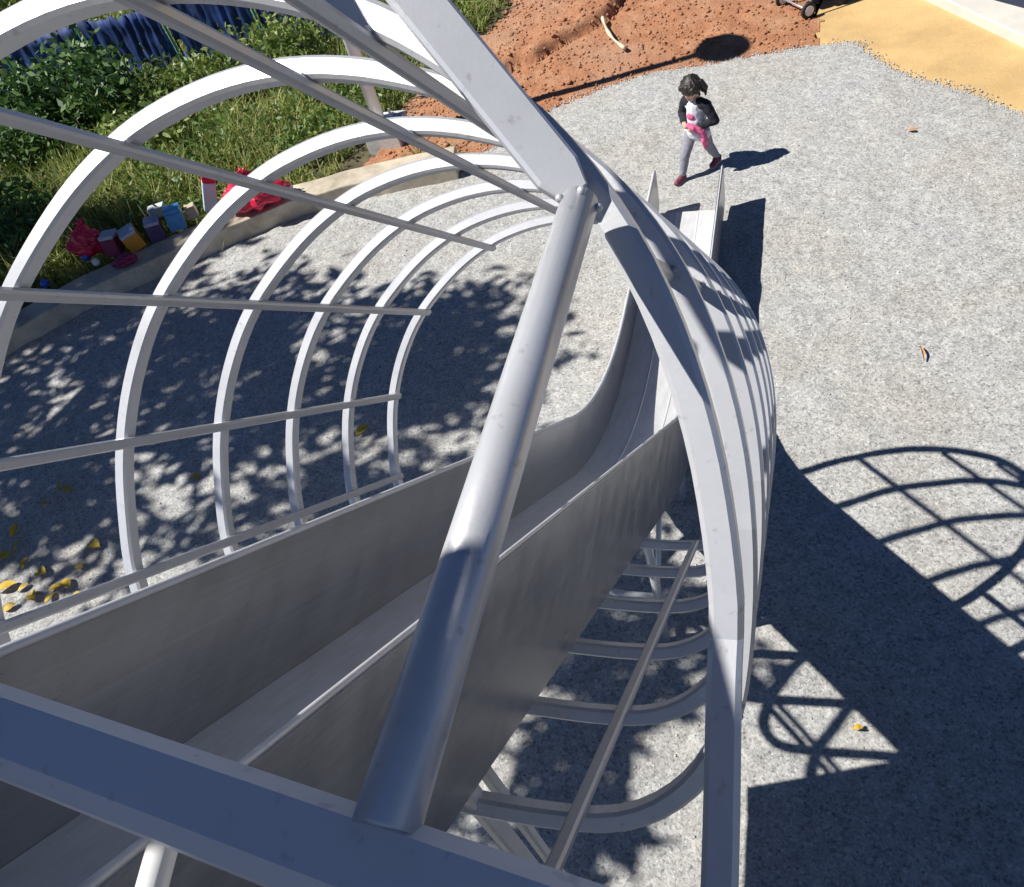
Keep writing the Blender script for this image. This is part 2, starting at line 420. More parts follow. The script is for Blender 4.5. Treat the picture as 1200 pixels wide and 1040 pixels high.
# low dark box with a teal top at the far corner
b = MB(); q0 = G(1140, -6, 0.09); q1 = G(1206, 12, 0.09)
t = (q1 - q0).normalized(); n = Vector((-t.y, t.x, 0)); n = n if n.y > 0 else -n
R = Matrix((( t.x, n.x, 0), (t.y, n.y, 0), (0, 0, 1)))
pl = thing('planter_box', 'dark navy box with a pale teal lid on the pale paving, top right corner', 'planter', (q0 + q1) / 2)
c = (q0 + q1) / 2 + n * 0.35
b.box((c - pl.location) + Vector((0, 0, 0.09)), (1.6, 0.7, 0.18), R); b.build('box_body', plain('dark_navy', (0.02, 0.03, 0.06), 0.5), pl, bevel=0.01)
b = MB(); b.box((c - pl.location) + Vector((0, 0, 0.21)), (1.5, 0.58, 0.055), R); b.build('box_lid', plain('pale_teal', (0.35, 0.66, 0.60), 0.5), pl, bevel=0.01)

# loose stones along the gravel's edge and on it
V = []; Q = []
pts = []
for (x1, y1), (x2, y2) in zip(gravel_edge, gravel_edge[1:]):
    L = math.hypot(x2 - x1, y2 - y1)
    for _ in range(int(L * 150)):
        u = random.random(); pts.append((x1 + (x2 - x1) * u + random.gauss(0, 0.04), y1 + (y2 - y1) * u + random.gauss(0, 0.04)))
for _ in range(1500):
    q_ = (random.uniform(-8, 2.2), random.uniform(1, 9))
    if inside(np.array([q_[0]]), np.array([q_[1]]), gravel_poly)[0]: pts.append(q_)
oct_f = [(0, 2, 4), (2, 1, 4), (1, 3, 4), (3, 0, 4), (2, 0, 5), (1, 2, 5), (3, 1, 5), (0, 3, 5)]
for i, (x, y) in enumerate(pts):
    s = random.uniform(0.005, 0.013); a = random.random() * 3.14; ca, sa = math.cos(a), math.sin(a)
    z = 0.003 + float(gravel_h(np.array([x]), np.array([y]))[0])
    for dx, dy, dz in ((1, 0, 0), (-1, 0, 0), (0, 1, 0), (0, -1, 0), (0, 0, .7), (0, 0, -.7)):
        k = random.uniform(0.7, 1.25) * s
        V.append((x + (dx * ca - dy * sa) * k, y + (dx * sa + dy * ca) * k, z + dz * k))
    Q += [tuple(j + i * 6 for j in f) for f in oct_f]
tag(np_mesh('loose_gravel', V, Q, mat_leaf('loose_stones', [(0.34, 0.34, 0.34), (0.52, 0.52, 0.51), (0.68, 0.68, 0.66)], 0.8, 0.0)), 'loose grey stones scattered over the gravel and along its edge', 'gravel', kind='stuff')
# clods on the soil
V = []; Q = []; n_ = 0
for _ in range(4200):
    x, y = random.uniform(-5.5, 0.6), random.uniform(8.2, 14.5)
    if not inside(np.array([x]), np.array([y]), soil_poly)[0] or inside(np.array([x]), np.array([y]), gravel_poly)[0]: continue
    s = random.uniform(0.012, 0.03) * (1.7 if random.random() < .08 else 1); a = random.random() * 3.14; ca, sa = math.cos(a), math.sin(a)
    z = float(soil_h(np.array([x]), np.array([y]))[0]) + s * 0.2
    for dx, dy, dz in ((1, 0, 0), (-1, 0, 0), (0, 1, 0), (0, -1, 0), (0, 0, .8), (0, 0, -.7)):
        k = random.uniform(0.6, 1.3) * s
        V.append((x + (dx * ca - dy * sa) * k, y + (dx * sa + dy * ca) * k, z + dz * k))
    Q += [tuple(j + n_ * 6 for j in f) for f in oct_f]; n_ += 1
tag(np_mesh('soil_clods', V, Q, M['soil']), 'clods of red earth strewn over the bare soil', 'soil', kind='stuff')

# ------------------------------------------------------------------ slide
XL, XR, BEDV, WH = -1.20, -0.62, -0.85, 0.345
ZEND, YEND, RB = 0.17, 6.5, 2.85
def profile():
    """(y, z, tangent angle below level, wall height) down the bed"""
    y0, z0 = P(0, BEDV, 0.0).y, P(0, BEDV, 0.0).z
    tz = (z0 - ZEND) / SN; tl = RB * math.tan(SLOPE / 2)
    out = []
    for t in np.linspace(0.45, tz - tl, 42): out.append((y0 + t * CS, z0 - t * SN, SLOPE, WH))
    cy = out[-1][0] + RB * SN; cz = out[-1][1] + RB * CS
    for a in np.linspace(SLOPE, 0, 26)[1:]: out.append((cy - RB * math.sin(a), cz - RB * math.cos(a), a, WH - 0.045 * (1 - a / SLOPE)))
    for y in np.linspace(out[-1][0], YEND, 14)[1:]: out.append((y, ZEND, 0.0, WH - 0.045))
    return out
PROF = profile()
def off(p, n):
    y, z, a, _ = p
    return (y + math.sin(a) * n, z + math.cos(a) * n)
slide = thing('slide', 'long grey steel slide with raised sides running down through the hooped cage to the gravel', 'slide', (0, 0, 0))
bd = MB(); vs = []; fs = []
prof_x = [(XL, 0), (-1.015, 0), (-1.012, .004), (-1.006, .004), (-1.003, 0), (-.817, 0), (-.814, .004), (-.808, .004), (-.805, 0), (XR, 0)]
NX = len(prof_x)
for p in PROF:
    for x, h in prof_x: vs.append((x, *off(p, h)))
    for x, h in prof_x: vs.append((x, *off(p, -0.02)))
for i in range(len(PROF) - 1):
    a, c = i * 2 * NX, (i + 1) * 2 * NX
    for k in range(NX - 1):
        fs.append((a + k, a + k + 1, c + k + 1, c + k)); fs.append((a + NX + k + 1, a + NX + k, c + NX + k, c + NX + k + 1))
    fs.append((a, c, c + NX, a + NX)); fs.append((a + NX - 1, a + 2 * NX - 1, c + 2 * NX - 1, c + NX - 1))
for a in (0, (len(PROF) - 1) * 2 * NX):
    for k in range(NX - 1): fs.append((a + k, a + NX + k, a + NX + k + 1, a + k + 1))
bd.add(vs, fs); bd.build('bed', M['steel_bed'], slide)
for xi, sgn in ((XL, -1), (XR, 1)):
    s_ = MB(); vs = []; fs = []; tip = []
    prf = list(PROF)
    rows = [(off(p, -0.085), off(p, p[3])) for p in prf]
    zt = ZEND + WH - 0.045
    for u, lo_, hi_ in ((0.4, -.085, 0), (0.8, -.08, 0), (1.0, -.05, -.012)):
        rows.append(((YEND + 0.24 * u, ZEND + lo_), (YEND + 0.24 * u, zt + hi_)))
    x0, x1 = (xi + sgn * 0.001, xi + sgn * 0.026)
    for (lo, hi) in rows:
        vs += [(x0, *lo), (x0, *hi), (x1, *hi), (x1, *lo)]
    for i in range(len(rows) - 1):
        for k in range(4):
            l = (k + 1) % 4; fs.append((i * 4 + k, i * 4 + l, i * 4 + 4 + l, i * 4 + 4 + k))
    fs.append((3, 2, 1, 0)); e = (len(rows) - 1) * 4; fs.append((e, e + 1, e + 2, e + 3))
    s_.add(vs, fs); sp = s_.build('side_panel', M['steel'], slide)
    e_ = MB(); e_.tube([(xi + sgn * 0.014, hi[0], hi[1] + 0.003) for lo, hi in rows], 0.0065 if sgn > 0 else 0.012, 10)
    e_.build('rolled_edge', M['steel_bed'], sp, smooth=True)
    # drip flange low on the outside
for y_ in (2.27, 3.35):
    # bed height here
    zz = np.interp(y_, [p[0] for p in PROF], [p[1] for p in PROF])
    for x_ in (-1.16, -0.66):
        l_ = MB(); l_.tube([(x_, y_, -0.05), (x_, y_, zz - 0.02)], 0.024, 12); l_.build('support_leg', M['paint'], slide, smooth=True)
    l_ = MB(); l_.tube([(-1.16, y_, zz * 0.4), (-0.66, y_, zz * 0.4)], 0.018, 10); l_.build('cross_brace', M['paint'], slide, smooth=True)
    l_ = MB(); l_.tube([(-0.66, y_, zz * 0.42), (-0.66, y_ + 0.42, zz - 0.5 * 0.9)], 0.016, 10); l_.build('diagonal_brace', M['paint'], slide, smooth=True)
for x_ in (-1.16, -0.66):
    l_ = MB(); l_.tube([(x_, 5.9, -0.05), (x_, 5.9, ZEND - 0.02)], 0.024, 12); l_.build('support_leg', M['paint'], slide, smooth=True)

# ------------------------------------------------------------------ hooped cage round the slide
SEC = [(-1.45, -.95), (-1.1, -.95), (-.75, -.95), (-.42, -.95), (-.26, -.92), (-.15, -.83), (-.085, -.69), (-.062, -.5), (-.066, -.3), (-.094, -.13), (-.148, .03),
       (-.225, .165), (-.33, .28), (-.49, .39), (-.65, .452), (-.81, .487), (-.97, .492), (-1.13, .465), (-1.29, .405), (-1.46, .29), (-1.64, .10), (-1.745, -.1),
       (-1.80, -.305), (-1.812, -.5), (-1.80, -.68), (-1.74, -.82), (-1.62, -.92)]
loop2 = resample(catmull([Vector((a, c_, 0)) for a, c_ in SEC], 6, True), 132, True)
SEC_LEG = [(-.42, -1.06), (-.24, -1.06), (-.12, -1.03), (-.072, -.94), (-.060, -.78), (-.060, -.6), (-.064, -.42)]
loop_leg = resample(catmull([Vector((a, c_, 0)) for a, c_ in [(-1.45, -1.0), (-1.1, -1.05), (-.75, -1.06)] + SEC_LEG + SEC[8:]], 6, True), 132, True)
cage = thing('safety_cage', 'pale grey cage of seven welded hoops and long bars arching over and under the slide', 'cage')
CSC = 1.09
HT = [(3.51 - 0.421 * k - (.03 if k == 5 else 0)) * CSC for k in range(7)]
loop2 = [q * CSC for q in loop2]; loop_leg = [q * CSC for q in loop_leg]
for k, t_ in enumerate(HT):
    if k == 6: pts = [P(q.x, q.y, t_ - .42 * max(0, -.40 - q.y)) for q in loop_leg]
    else: pts = [P(q.x, q.y, t_ + .07 * min(1, max(0, (-.35 - q.y) / .6)) * min(1, max(0, (q.x + 1.75) / .6))) for q in loop2]
    fr = []
    for i in range(len(pts)):
        tg = (pts[(i + 1) % len(pts)] - pts[i - 1]).normalized(); fr.append((DV, tg.cross(DV).normalized()))
    h_ = MB(); h_.sweep(pts, fr, 0.046, 0.044, 0.007, True); h_.build('hoop', M['paint'], cage)
def sec_at(px, py):
    q = Vector(W @ np.array([px - 600.0, py - 520.0, FPX])); k = q.dot(DV)
    return (q.x / k, q.dot(VV) / k)
def on_loop(q, inward):
    """closest loop point to q, moved inside"""
    i = min(range(len(loop2)), key=lambda j: (loop2[j] - q).length)
    tg = (loop2[(i + 1) % len(loop2)] - loop2[i - 1]).normalized(); nin = Vector((-tg.y, tg.x, 0))
    return loop2[i] + nin * inward, nin
for q in ((-.86, .49), (-1.30, .40), (-1.632, .128), (-1.80, -.287), (-1.81, -.70), (-.49, .39), (-.18, .09), (-.08, -.66), (-.37, -.95), (-1.5, -.95)):
    right = q[0] > -.3
    c_, nin = on_loop(Vector((q[0], q[1], 0)) * CSC, (0.0 if q[1] < 0 else .012) if right else 0.033)
    a_ = P(c_.x, c_.y, HT[6] - .012 if right else (.84 if q[0] > -.6 else .64 if q[1] > -.9 else 1.0)); e_ = P(c_.x, c_.y, HT[0] - .004)
    r_ = MB(); nw = XV * nin.x + VV * nin.y
    r_.beam(a_, e_, 0.032, 0.024, nw, 0.006)
    for t_ in HT:
        if (right and t_ < 1.1): continue
        for sd_ in (-1, 1): r_.ball(P(c_.x, c_.y, t_ + sd_ * .024) - nw * .013, .0085, 8, 6, (1, 1, .8))
    r_.build('long_bar', M['bar'], cage)
# round brace from the tower rail to the first hoop, with bolts
jt = P(*[c_ * 1.0 for c_ in sec_at(679, 238)], 1.0)
ra = G(451, 975, 4.065)
br = MB(); br.tube([ra, ra.lerp(jt, .5), jt], 0.0235, 24); brace = br.build('brace_tube', M['paint'], cage, smooth=True)
for a_ in (-0.9, 0.35, 1.6):
    ax = (jt - ra).normalized(); x_ = ax.cross(Vector((0, 0, 1))).normalized(); u_ = x_.cross(ax)
    p_ = jt - ax * 0.012 + (x_ * math.sin(a_) + u_ * math.cos(a_)) * 0.0255
    bo = MB(); bo.ball(p_, 0.0055, 10, 7); bo.build('bolt', M['paint'], brace, smooth=True)
# flat beam from that joint up to the left
b0_ = P(*[c_ * 1.03 for c_ in sec_at(675, 229)], 1.026); b1_ = P(*[c_ * .99 for c_ in sec_at(16, -585)], .99)
tg = (b1_ - b0_).normalized(); bx = tg.cross(-DV + XV * .45).normalized(); by = bx.cross(tg)
bm = MB(); bm.sweep([b0_, b0_ + tg * .035, b1_], [(bx * .62, by), (bx, by), (bx, by)], 0.062, 0.024, 0.005); bm.build('flat_beam', M['paint'], cage)
b2_ = Vector((b1_.x - .012, -0.09, b1_.z - .02))
bm = MB(); bm.beam(b1_, b2_, 0.05, 0.036, Vector((0, 0, 1)), 0.006); bm.build('flat_beam', M['paint'], cage)

# ------------------------------------------------------------------ tower the photographer stands on
tower = thing('play_tower', 'grey climbing tower at the head of the slide with a square tube guard rail', 'play tower', (-0.5, -0.8, 0))
TO = tower.location
def tpart(mb, name, mat, **kw):
    return mb.build(name, mat, tower, local=TO, **kw)
p = MB(); p.box((-0.45, -0.82, 3.36), (1.78, 1.70, 0.06)); tpart(p, 'deck', M['tower'], bevel=0.005)
for x_ in (-1.32, 0.42):
    for y_ in (-1.62, -0.09):
        p = MB(); p.beam((x_, y_, -0.05), (x_, y_, 5.9), 0.07, 0.07, Vector((1, 0, 0))); tpart(p, 'corner_post', M['paint'])
for (ya, yb, za, zb) in ((-1.59, -.13, 3.40, 4.90), (-1.59, -.64, 4.902, 5.10), (-.21, -.13, 4.902, 5.10), (-1.59, -.13, 5.102, 5.84)):  # added out of view to shade rail and brace; gap lets sun reach the stay
    p = MB(); p.box((-1.32, (ya + yb) / 2, (za + zb) / 2), (0.03, yb - ya, zb - za)); tpart(p, 'unseen_panel', M['tower'], bevel=0.003)
p = MB(); p.box((-1.32, -0.86, 1.68), (0.03, 1.46, 3.26)); tpart(p, 'unseen_panel', M['tower'], bevel=0.004)
p = MB(); p.box((0.42, -0.86, 3.75), (0.03, 1.46, 0.7)); tpart(p, 'unseen_panel', M['tower'], bevel=0.004)
rail = MB(); r0_, r1_ = G(-10, 853, 4.045), G(600, 1078, 4.045); rdir = (r1_ - r0_).normalized(); r0_ = r0_ - rdir * ((r0_.x + 1.32) / rdir.x); r1_ = r1_ + rdir * ((0.42 - r1_.x) / rdir.x)
rail.beam(r0_, r1_, 0.064, 0.06, Vector((0, 0, 1)), 0.012); tpart(rail, 'guard_rail', M['rail'])
for e_, x_ in ((r0_, -1.32), (r1_, 0.42)):
    p = MB(); p.beam(e_, (x_, -0.09, 4.045), 0.05, 0.05); tpart(p, 'rail_bracket', M['paint'])
# thin tube running back from the rail
p0 = G(196, 975, 3.98); p1 = p0 + Vector((0.03, -0.45, -0.10))
p = MB(); p.tube([p0 + Vector((0, 0.03, 0.01)), p1], 0.0125, 14); tpart(p, 'rail_stay', M['white_metal'], smooth=True)
# hidden skirt added to cast the tower's ground shadow; posts below the slide head
pr = [(q[0], q[1]) for q in PROF if q[0] <= 1.17]
sk = MB(); top = [(y, z + 0.03) for y, z in pr]
vs = []
for x_ in (-1.275, -1.25):
    vs += [(x_, y, z) for y, z in top] + [(x_, top[-1][0], 1.42), (x_, 0.02, 1.42), (x_, 0.02, top[0][1])]
n_ = len(top) + 3
fs = [tuple(range(n_)), tuple(range(2 * n_ - 1, n_ - 1, -1))] + [(i, n_ + i, n_ + (i + 1) % n_, (i + 1) % n_) for i in range(n_)]
sk.add(vs, fs); tpart(sk, 'shade_skirt', M['tower'])
for x_ in (-1.17, -0.64):
    p = MB(); p.beam((x_, 0.47, -0.05), (x_, 0.47, 2.93), 0.05, 0.03, Vector((1, 0, 0))); tpart(p, 'slide_post', M['paint'])
    p = MB(); p.beam((x_, 0.54, -0.05), (x_, 0.54, 2.86), 0.03, 0.03, Vector((1, 0, 0))); tpart(p, 'slide_post', M['paint'])

# ------------------------------------------------------------------ concrete kerb wall
kw = MB()
back = []
for i, (x, y) in enumerate(kerb_front):
    a_ = kerb_front[max(i - 1, 0)]; c_ = kerb_front[min(i + 1, len(kerb_front) - 1)]
    tx, ty = c_[0] - a_[0], c_[1] - a_[1]; L = math.hypot(tx, ty); nx, ny = ty / L, -tx / L
    if ny < 0: nx, ny = -nx, -ny
    back.append((x + nx * 0.36, y + ny * 0.36))
fr_ = resample([Vector((*q, 0)) for q in kerb_front], 60, False); bk_ = resample([Vector((*q, 0)) for q in back], 60, False)
vs = []; fs = []
for i, (a_, c_) in enumerate(zip(fr_, bk_)):
    w = noise.noise(Vector((a_.x * 3, a_.y * 3, 0))) * 0.012
    vs += [(a_.x, a_.y + w, -0.05), (a_.x, a_.y + w, KERB_TOP + w), (c_.x, c_.y, KERB_TOP + w), (c_.x, c_.y, -0.05)]
for i in range(59):
    for k in range(3): fs.append((i * 4 + k, i * 4 + k + 1, i * 4 + 5 + k, i * 4 + 4 + k))
fs += [(3, 2, 1, 0), (236, 237, 238, 239)]
kw.add(vs, fs)
tag(kw.build('kerb_wall', M['concrete'], bevel=0.015), 'low sandy concrete kerb wall curving along the left edge of the gravel', 'wall')

# ------------------------------------------------------------------ lamp post on its footing
lb = G(454, 166, 0.0)
lamp = thing('lamp_post', 'white round lamp post bolted to a square concrete footing behind the kerb', 'lamp post', (lb.x, lb.y, 0))
p = MB(); p.box((0.05, 0, 0.10), (0.46, 0.42, 0.36)); p.build('footing', M['footing'], lamp, bevel=0.012)
p = MB(); p.box((0, 0, 0.292), (0.30, 0.30, 0.02)); p.build('base_plate', M['white_metal'], lamp, bevel=0.004)
for sx in (-.11, .11):
    for sy in (-.11, .11):
        p = MB(); p.tube([(sx, sy, .30), (sx, sy, .36)], 0.018, 6); p.build('anchor_bolt', M['white_metal'], lamp)
p = MB(); p.tube([(0, 0, .30), (0, 0, 2.2), (0, 0, 4.85)], [.075, .07, .055], 18); p.build('pole', M['white_metal'], lamp, smooth=True)
p = MB(); p.ball((0.05, 0, 4.95), 0.33, 24, 12, (1, .95, .32)); p.build('lamp_head', M['lamp_glass'], lamp, smooth=True)
p = MB(); p.tube([(0.05, 0, 5.03), (0.05, 0, 5.12)], 0.05, 12); p.build('finial', M['white_metal'], lamp, smooth=True)

# ------------------------------------------------------------------ vegetation
def blades(pts, hmin, hmax, wid, lean, per):
    n = len(pts) * per
    base = np.repeat(np.asarray(pts), per, 0) + np.concatenate([rng.normal(0, .06, (n, 2)), np.zeros((n, 1))], 1)
    h = rng.uniform(hmin, hmax, n) * np.repeat(rng.uniform(.6, 1.25, len(pts)), per)
    a = rng.uniform(0, 2 * np.pi, n); l = np.abs(rng.normal(0, lean, n)) + .1
    dx, dy = np.cos(a), np.sin(a)
    w = wid * rng.uniform(.6, 1.3, n)
    px, py = -np.sin(a), np.cos(a)
    V = np.zeros((n, 6, 3))
    for j, (u, wk) in enumerate(((0, 1.0), (.55, .8), (1.0, .08))):
        cx = base[:, 0] + dx * h * l * u ** 1.8; cy = base[:, 1] + dy * h * l * u ** 1.8
        cz = base[:, 2] + h * (u - .35 * l * u ** 2.5)
        V[:, 2 * j] = np.stack([cx - px * w * wk, cy - py * w * wk, cz], 1)
        V[:, 2 * j + 1] = np.stack([cx + px * w * wk, cy + py * w * wk, cz], 1)
    o = np.arange(n)[:, None] * 6
    Q = np.concatenate([o + np.array([0, 1, 3, 2]), o + np.array([2, 3, 5, 4])])
    return V.reshape(-1, 3), Q
kb = [(x, y) for x, y in back]
grass_poly = list(reversed(kb)) + [(kb[0][0] - .15, kb[0][1] + .15)] + [(x - .1, y) for x, y in soil_left[1:]] + [(-3.6, 18.5), (-22, 18.5), (-22, 7.0)]
gx = rng.uniform(-20, -3.3, 30000); gy = rng.uniform(6.0, 18, 30000)
ok = inside(gx, gy, grass_poly)
gx, gy = gx[ok], gy[ok]
dens = np.array([noise.noise(Vector((x * .55, y * .55, 2.0))) for x, y in zip(gx, gy)])
dl, _ = seg_dist(gx, gy, soil_left)
foot = (np.abs(gx - lb.x) < .5) & (gy > lb.y - .95) & (gy < lb.y + .3)
keep = ~foot & (dens + rng.normal(0, .22, len(gx)) > -.28) & (rng.random(len(gx)) < np.clip(dl / .8, .12, 1))
gx, gy = gx[keep], gy[keep]
dl, _ = seg_dist(gx, gy, soil_left); dk, _ = seg_dist(gx, gy, kb)
tall = np.clip(np.minimum(dl / 1.6, dk / 1.0), .3, 1)
V1, Q1 = blades(np.stack([gx, gy, np.full(len(gx), -.05)], 1)[tall > .75], .26, .58, .012, .75, 10)
V2, Q2 = blades(np.stack([gx, gy, np.full(len(gx), -.05)], 1)[tall <= .75], .12, .32, .009, .8, 10)
tag(np_mesh('grass', np.concatenate([V1, V2]), np.concatenate([Q1, Q2 + len(V1)]), M['grass']), 'long tangled yellow green grass behind the kerb wall', 'grass', kind='stuff')

def leaves(centers, size, flat=0.5):
    c = np.asarray(centers); n = len(c)
    u = rng.normal(0, 1, (n, 3)); u /= np.linalg.norm(u, axis=1)[:, None]
    w = rng.normal(0, 1, (n, 3)); w[:, 2] *= flat; w -= (w * u).sum(1)[:, None] * u; w /= np.linalg.norm(w, axis=1)[:, None]
    s = size * rng.uniform(.6, 1.35, n)[:, None]
    q = np.stack([c - w * s, c + u * s * .42, c + w * s, c - u * s * .42], 1)
    return q.reshape(-1, 3), np.arange(n * 4).reshape(-1, 4)
def crown_points(n, c, r, clumps, spread):
    cl = rng.normal(0, 1, (clumps, 3)); cl /= np.linalg.norm(cl, axis=1)[:, None]
    cl *= (rng.uniform(.15, 1, clumps) ** .45)[:, None]
    idx = rng.integers(0, clumps, n)
    p = cl[idx] + rng.normal(0, spread, (n, 3))
    return p * np.array(r) + np.array(c)
def bush(loc, r, n, mat, label, leaf=.05):
    t_ = thing('bush', label, 'bush', loc, 'bushes behind the kerb wall')
    pts = crown_points(n, (0, 0, r[2] * .85), r, 26, .22); pts = pts[pts[:, 2] > .03]
    v, q = leaves(pts, leaf, .6); np_mesh('foliage', v, q, mat, t_)
    st = MB()
    for k in range(7):
        a = random.random() * 6.28; e = Vector((math.cos(a) * r[0] * .55, math.sin(a) * r[1] * .55, r[2] * random.uniform(.8, 1.3)))
        st.tube([(0.05 * math.cos(a), .05 * math.sin(a), -.08), (e.x * .4, e.y * .4, e.z * .55), e], [.016, .011, .004], 6)
    st.build('stem', M['bark'], t_)
wx = rng.uniform(-19, -4, 2600); wy = rng.uniform(6.8, 15, 2600)
wd = np.array([noise.noise(Vector((x * .5, y * .5, 31.0))) for x, y in zip(wx, wy)])
okw = inside(wx, wy, grass_poly) & (wd > .02) & ~((np.abs(wx - lb.x) < .6) & (wy > lb.y - 1.0) & (wy < lb.y + .3))
wx, wy = wx[okw], wy[okw]
wc = np.repeat(np.stack([wx, wy, rng.uniform(.12, .5, len(wx))], 1), 16, 0) + rng.normal(0, 1, (len(wx) * 16, 3)) * np.array([.13, .13, .09])
wc[:, 2] = np.maximum(wc[:, 2], .02)
wv, wq = leaves(wc, .045, .5)
tag(np_mesh('weeds', wv, wq, mat_leaf('weed_leaves', [(0.05, 0.12, 0.025), (0.13, 0.24, 0.05), (0.27, 0.38, 0.10)], 0.5, 0.3)), 'broad leaved green weeds growing through the grass', 'weeds', kind='stuff')
bush(xy(G(120, 165)) + (0,), (1.0, .8, .75), 2600, M['bush'], 'darkest green bush, standing left of the second largest hoop', .075)
bush(xy(G(45, 190)) + (0,), (.9, .8, .6), 2200, M['bush'], 'dark leafy bush crossed by the upper long bar at the left edge', .07)
bush(xy(G(190, 182)) + (0,), (.8, .6, .42), 1600, M['olive'], 'olive green bush right of the darkest green bush', .06)
bush(xy(G(262, 122)) + (0,), (.8, .5, .36), 1300, M['olive'], 'loose olive bush in front of the navy cloth fence', .06)
bush(xy(G(25, 290)) + (0,), (.7, .6, .45), 1700, M['bush'], 'small dark bush by the kerb wall below the left bar', .06)
bush(xy(G(40, 60)) + (0,), (1.3, 1.0, .7), 2400, M['olive'], 'dry olive bush in the far top left corner', .075)
bush(xy(G(345, 95)) + (0,), (.8, .6, .5), 1500, M['olive'], 'yellow green bush left of the white lamp post', .055)

# navy cloth fence with a teal frame behind the bushes
fa, fb_ = G(-40, 148), G(420, 62)
fence = thing('cloth_fence', 'torn navy cloth fence on a thin teal frame behind the bushes', 'fence', ((fa + fb_) / 2))
FO = fence.location; fd = (fb_ - fa); FL = fd.length; fd.normalize(); fn = Vector((-fd.y, fd.x, 0))
post_u = [0.02, .22, .425, .62, .82, .98]
for j in range(5):
    u0, u1 = post_u[j] + .006, post_u[j + 1] - .006
    hgt = (1.3, 1.22, 1.25, 1.4, 1.35)[j]
    vs = []; fs = []; nu, nv = 44, 8
    for i in range(nu + 1):
        u = u0 + (u1 - u0) * i / nu
        for k in range(nv + 1):
            w = k / nv
            rip = math.sin(i * .9 + j + 4 * noise.noise(Vector((i * .17, j * 2.0, 3)))) * .008 + noise.noise(Vector((i * .4, k * .6, j * 5.0))) * .04
            q = fa + fd * (u * FL) + fn * rip
            sag = .07 * math.sin(math.pi * i / nu) * w + .06 * noise.noise(Vector((i * .23, j * 3.0, 0))) * w
            vs.append((q.x, q.y, -.02 + (hgt - sag) * w))
    for i in range(nu):
        for k in range(nv):
            if noise.noise(Vector((i * .35, k * .5, j * 7.0 + 1))) > .42 and k < 5: continue
            a_ = i * (nv + 1) + k; fs.append((a_, a_ + nv + 1, a_ + nv + 2, a_ + 1))
    c_ = MB(); c_.add(vs, fs); co = c_.build('cloth_panel', M['navy'], fence, local=FO, smooth=True)
    so = co.modifiers.new('thickness', 'SOLIDIFY'); so.thickness = .006
for u in post_u:
    q = fa + fd * (u * FL); p = MB(); p.tube([(q.x, q.y, -.05), (q.x, q.y, 1.45 if u != .425 else 1.85)], .022, 8); p.build('fence_post', M['teal'], fence, local=FO)
q0, q1 = fa + fd * (.02 * FL), fa + fd * (.425 * FL)
p = MB(); p.tube([(q0.x, q0.y, 1.32), ((q0.x + q1.x) / 2, (q0.y + q1.y) / 2, 1.27), (q1.x, q1.y, 1.32)], .02, 8); p.build('top_rail', M['teal'], fence, local=FO)
q0 = fa + fd * (.98 * FL)
p = MB(); p.tube([(q1.x, q1.y, 1.37), (q0.x, q0.y, 1.37)], .02, 8); p.build('top_rail', M['navy'], fence, local=FO)

# shade tree beside the kerb on the sunny side
def tree(base, cx, cy, cz, r, n, leaf, label, clumps, seed):
    t_ = thing('shade_tree', label, 'tree', base, 'trees shading the gravel')
    random.seed(seed)
    lc = Vector((cx - base[0], cy - base[1], cz))
    pts = crown_points(n, lc, r, clumps, .085); v, q = leaves(pts, leaf, .45); np_mesh('crown', v, q, M['tree'], t_)
    tr = MB(); mid = Vector((lc.x * .3, lc.y * .3, cz * .5))
    tr.tube(catmull([(0, 0, -.1), mid * .5 + Vector((.08, .05, 0)), mid, lc], 5), [.2 - .0095 * i for i in range(16)], 10)
    for k in range(9):
        a = 6.28 * k / 9 + random.random(); e = lc + Vector((math.cos(a) * r[0] * .75, math.sin(a) * r[1] * .75, r[2] * random.uniform(-.4, .6)))
        s0 = mid.lerp(lc, random.uniform(.1, .8)); tr.tube([s0, s0.lerp(e, .5) + Vector((0, 0, .15)), e], [.07, .045, .015], 7)
    tr.build('trunk', M['bark'], t_, smooth=True)
# crowns placed so that the low sun throws their shade on the gravel left of the slide
def crown_at(X, Y, z): return X - SUN.x * z, Y - SUN.y * z
cx, cy = crown_at(-5.2, 4.1, 6.4); tree((-10.8, 1.6, 0), cx, cy, 6.4, (3.9, 2.1, 1.0), 10500, .108, 'broad leafy tree whose dappled shade lies on the gravel left of the slide', 135, 3)
cx, cy = crown_at(-1.75, 2.0, 5.6); tree((-7.7, -.4, 0), cx, cy, 5.6, (1.6, 1.5, .9), 2900, .10, 'smaller leafy tree shading the gravel under the slide', 46, 5)
cx, cy = crown_at(-9.0, 6.0, 6.8); tree((-16.2, 3.6, 0), cx, cy, 6.8, (3.0, 1.7, 1.2), 5600, .12, 'leafy tree shading the kerb wall and the bushes', 60, 8)

# ------------------------------------------------------------------ fallen leaves
def leaf_mesh(name, mat, L, wd):
    vs = []; fs = []
    for i in range(7):
        u = i / 6; w = wd * math.sin(math.pi * min(1, u * .92 + .04)) ** .8; z = .015 * math.sin(u * 3.1) + .004
        vs += [(-w, L * (u - .5), z + .012), (0, L * (u - .5), z), (w, L * (u - .5), z + .012)]
    for i in range(6):
        a_ = i * 3; fs += [(a_, a_ + 1, a_ + 4, a_ + 3), (a_ + 1, a_ + 2, a_ + 5, a_ + 4)]
    m_ = MB(); m_.add(vs, fs); return m_.build(name, mat, smooth=True)
proto = None
spots = [(80, 575), (72, 570), (22, 640), (50, 672), (66, 690), (78, 686), (60, 702), (30, 660), (95, 665), (12, 712), (5, 655), (40, 700), (90, 700), (28, 690), (425, 505), (230, 560), (18, 622), (112, 640), (55, 588), (8, 690)]
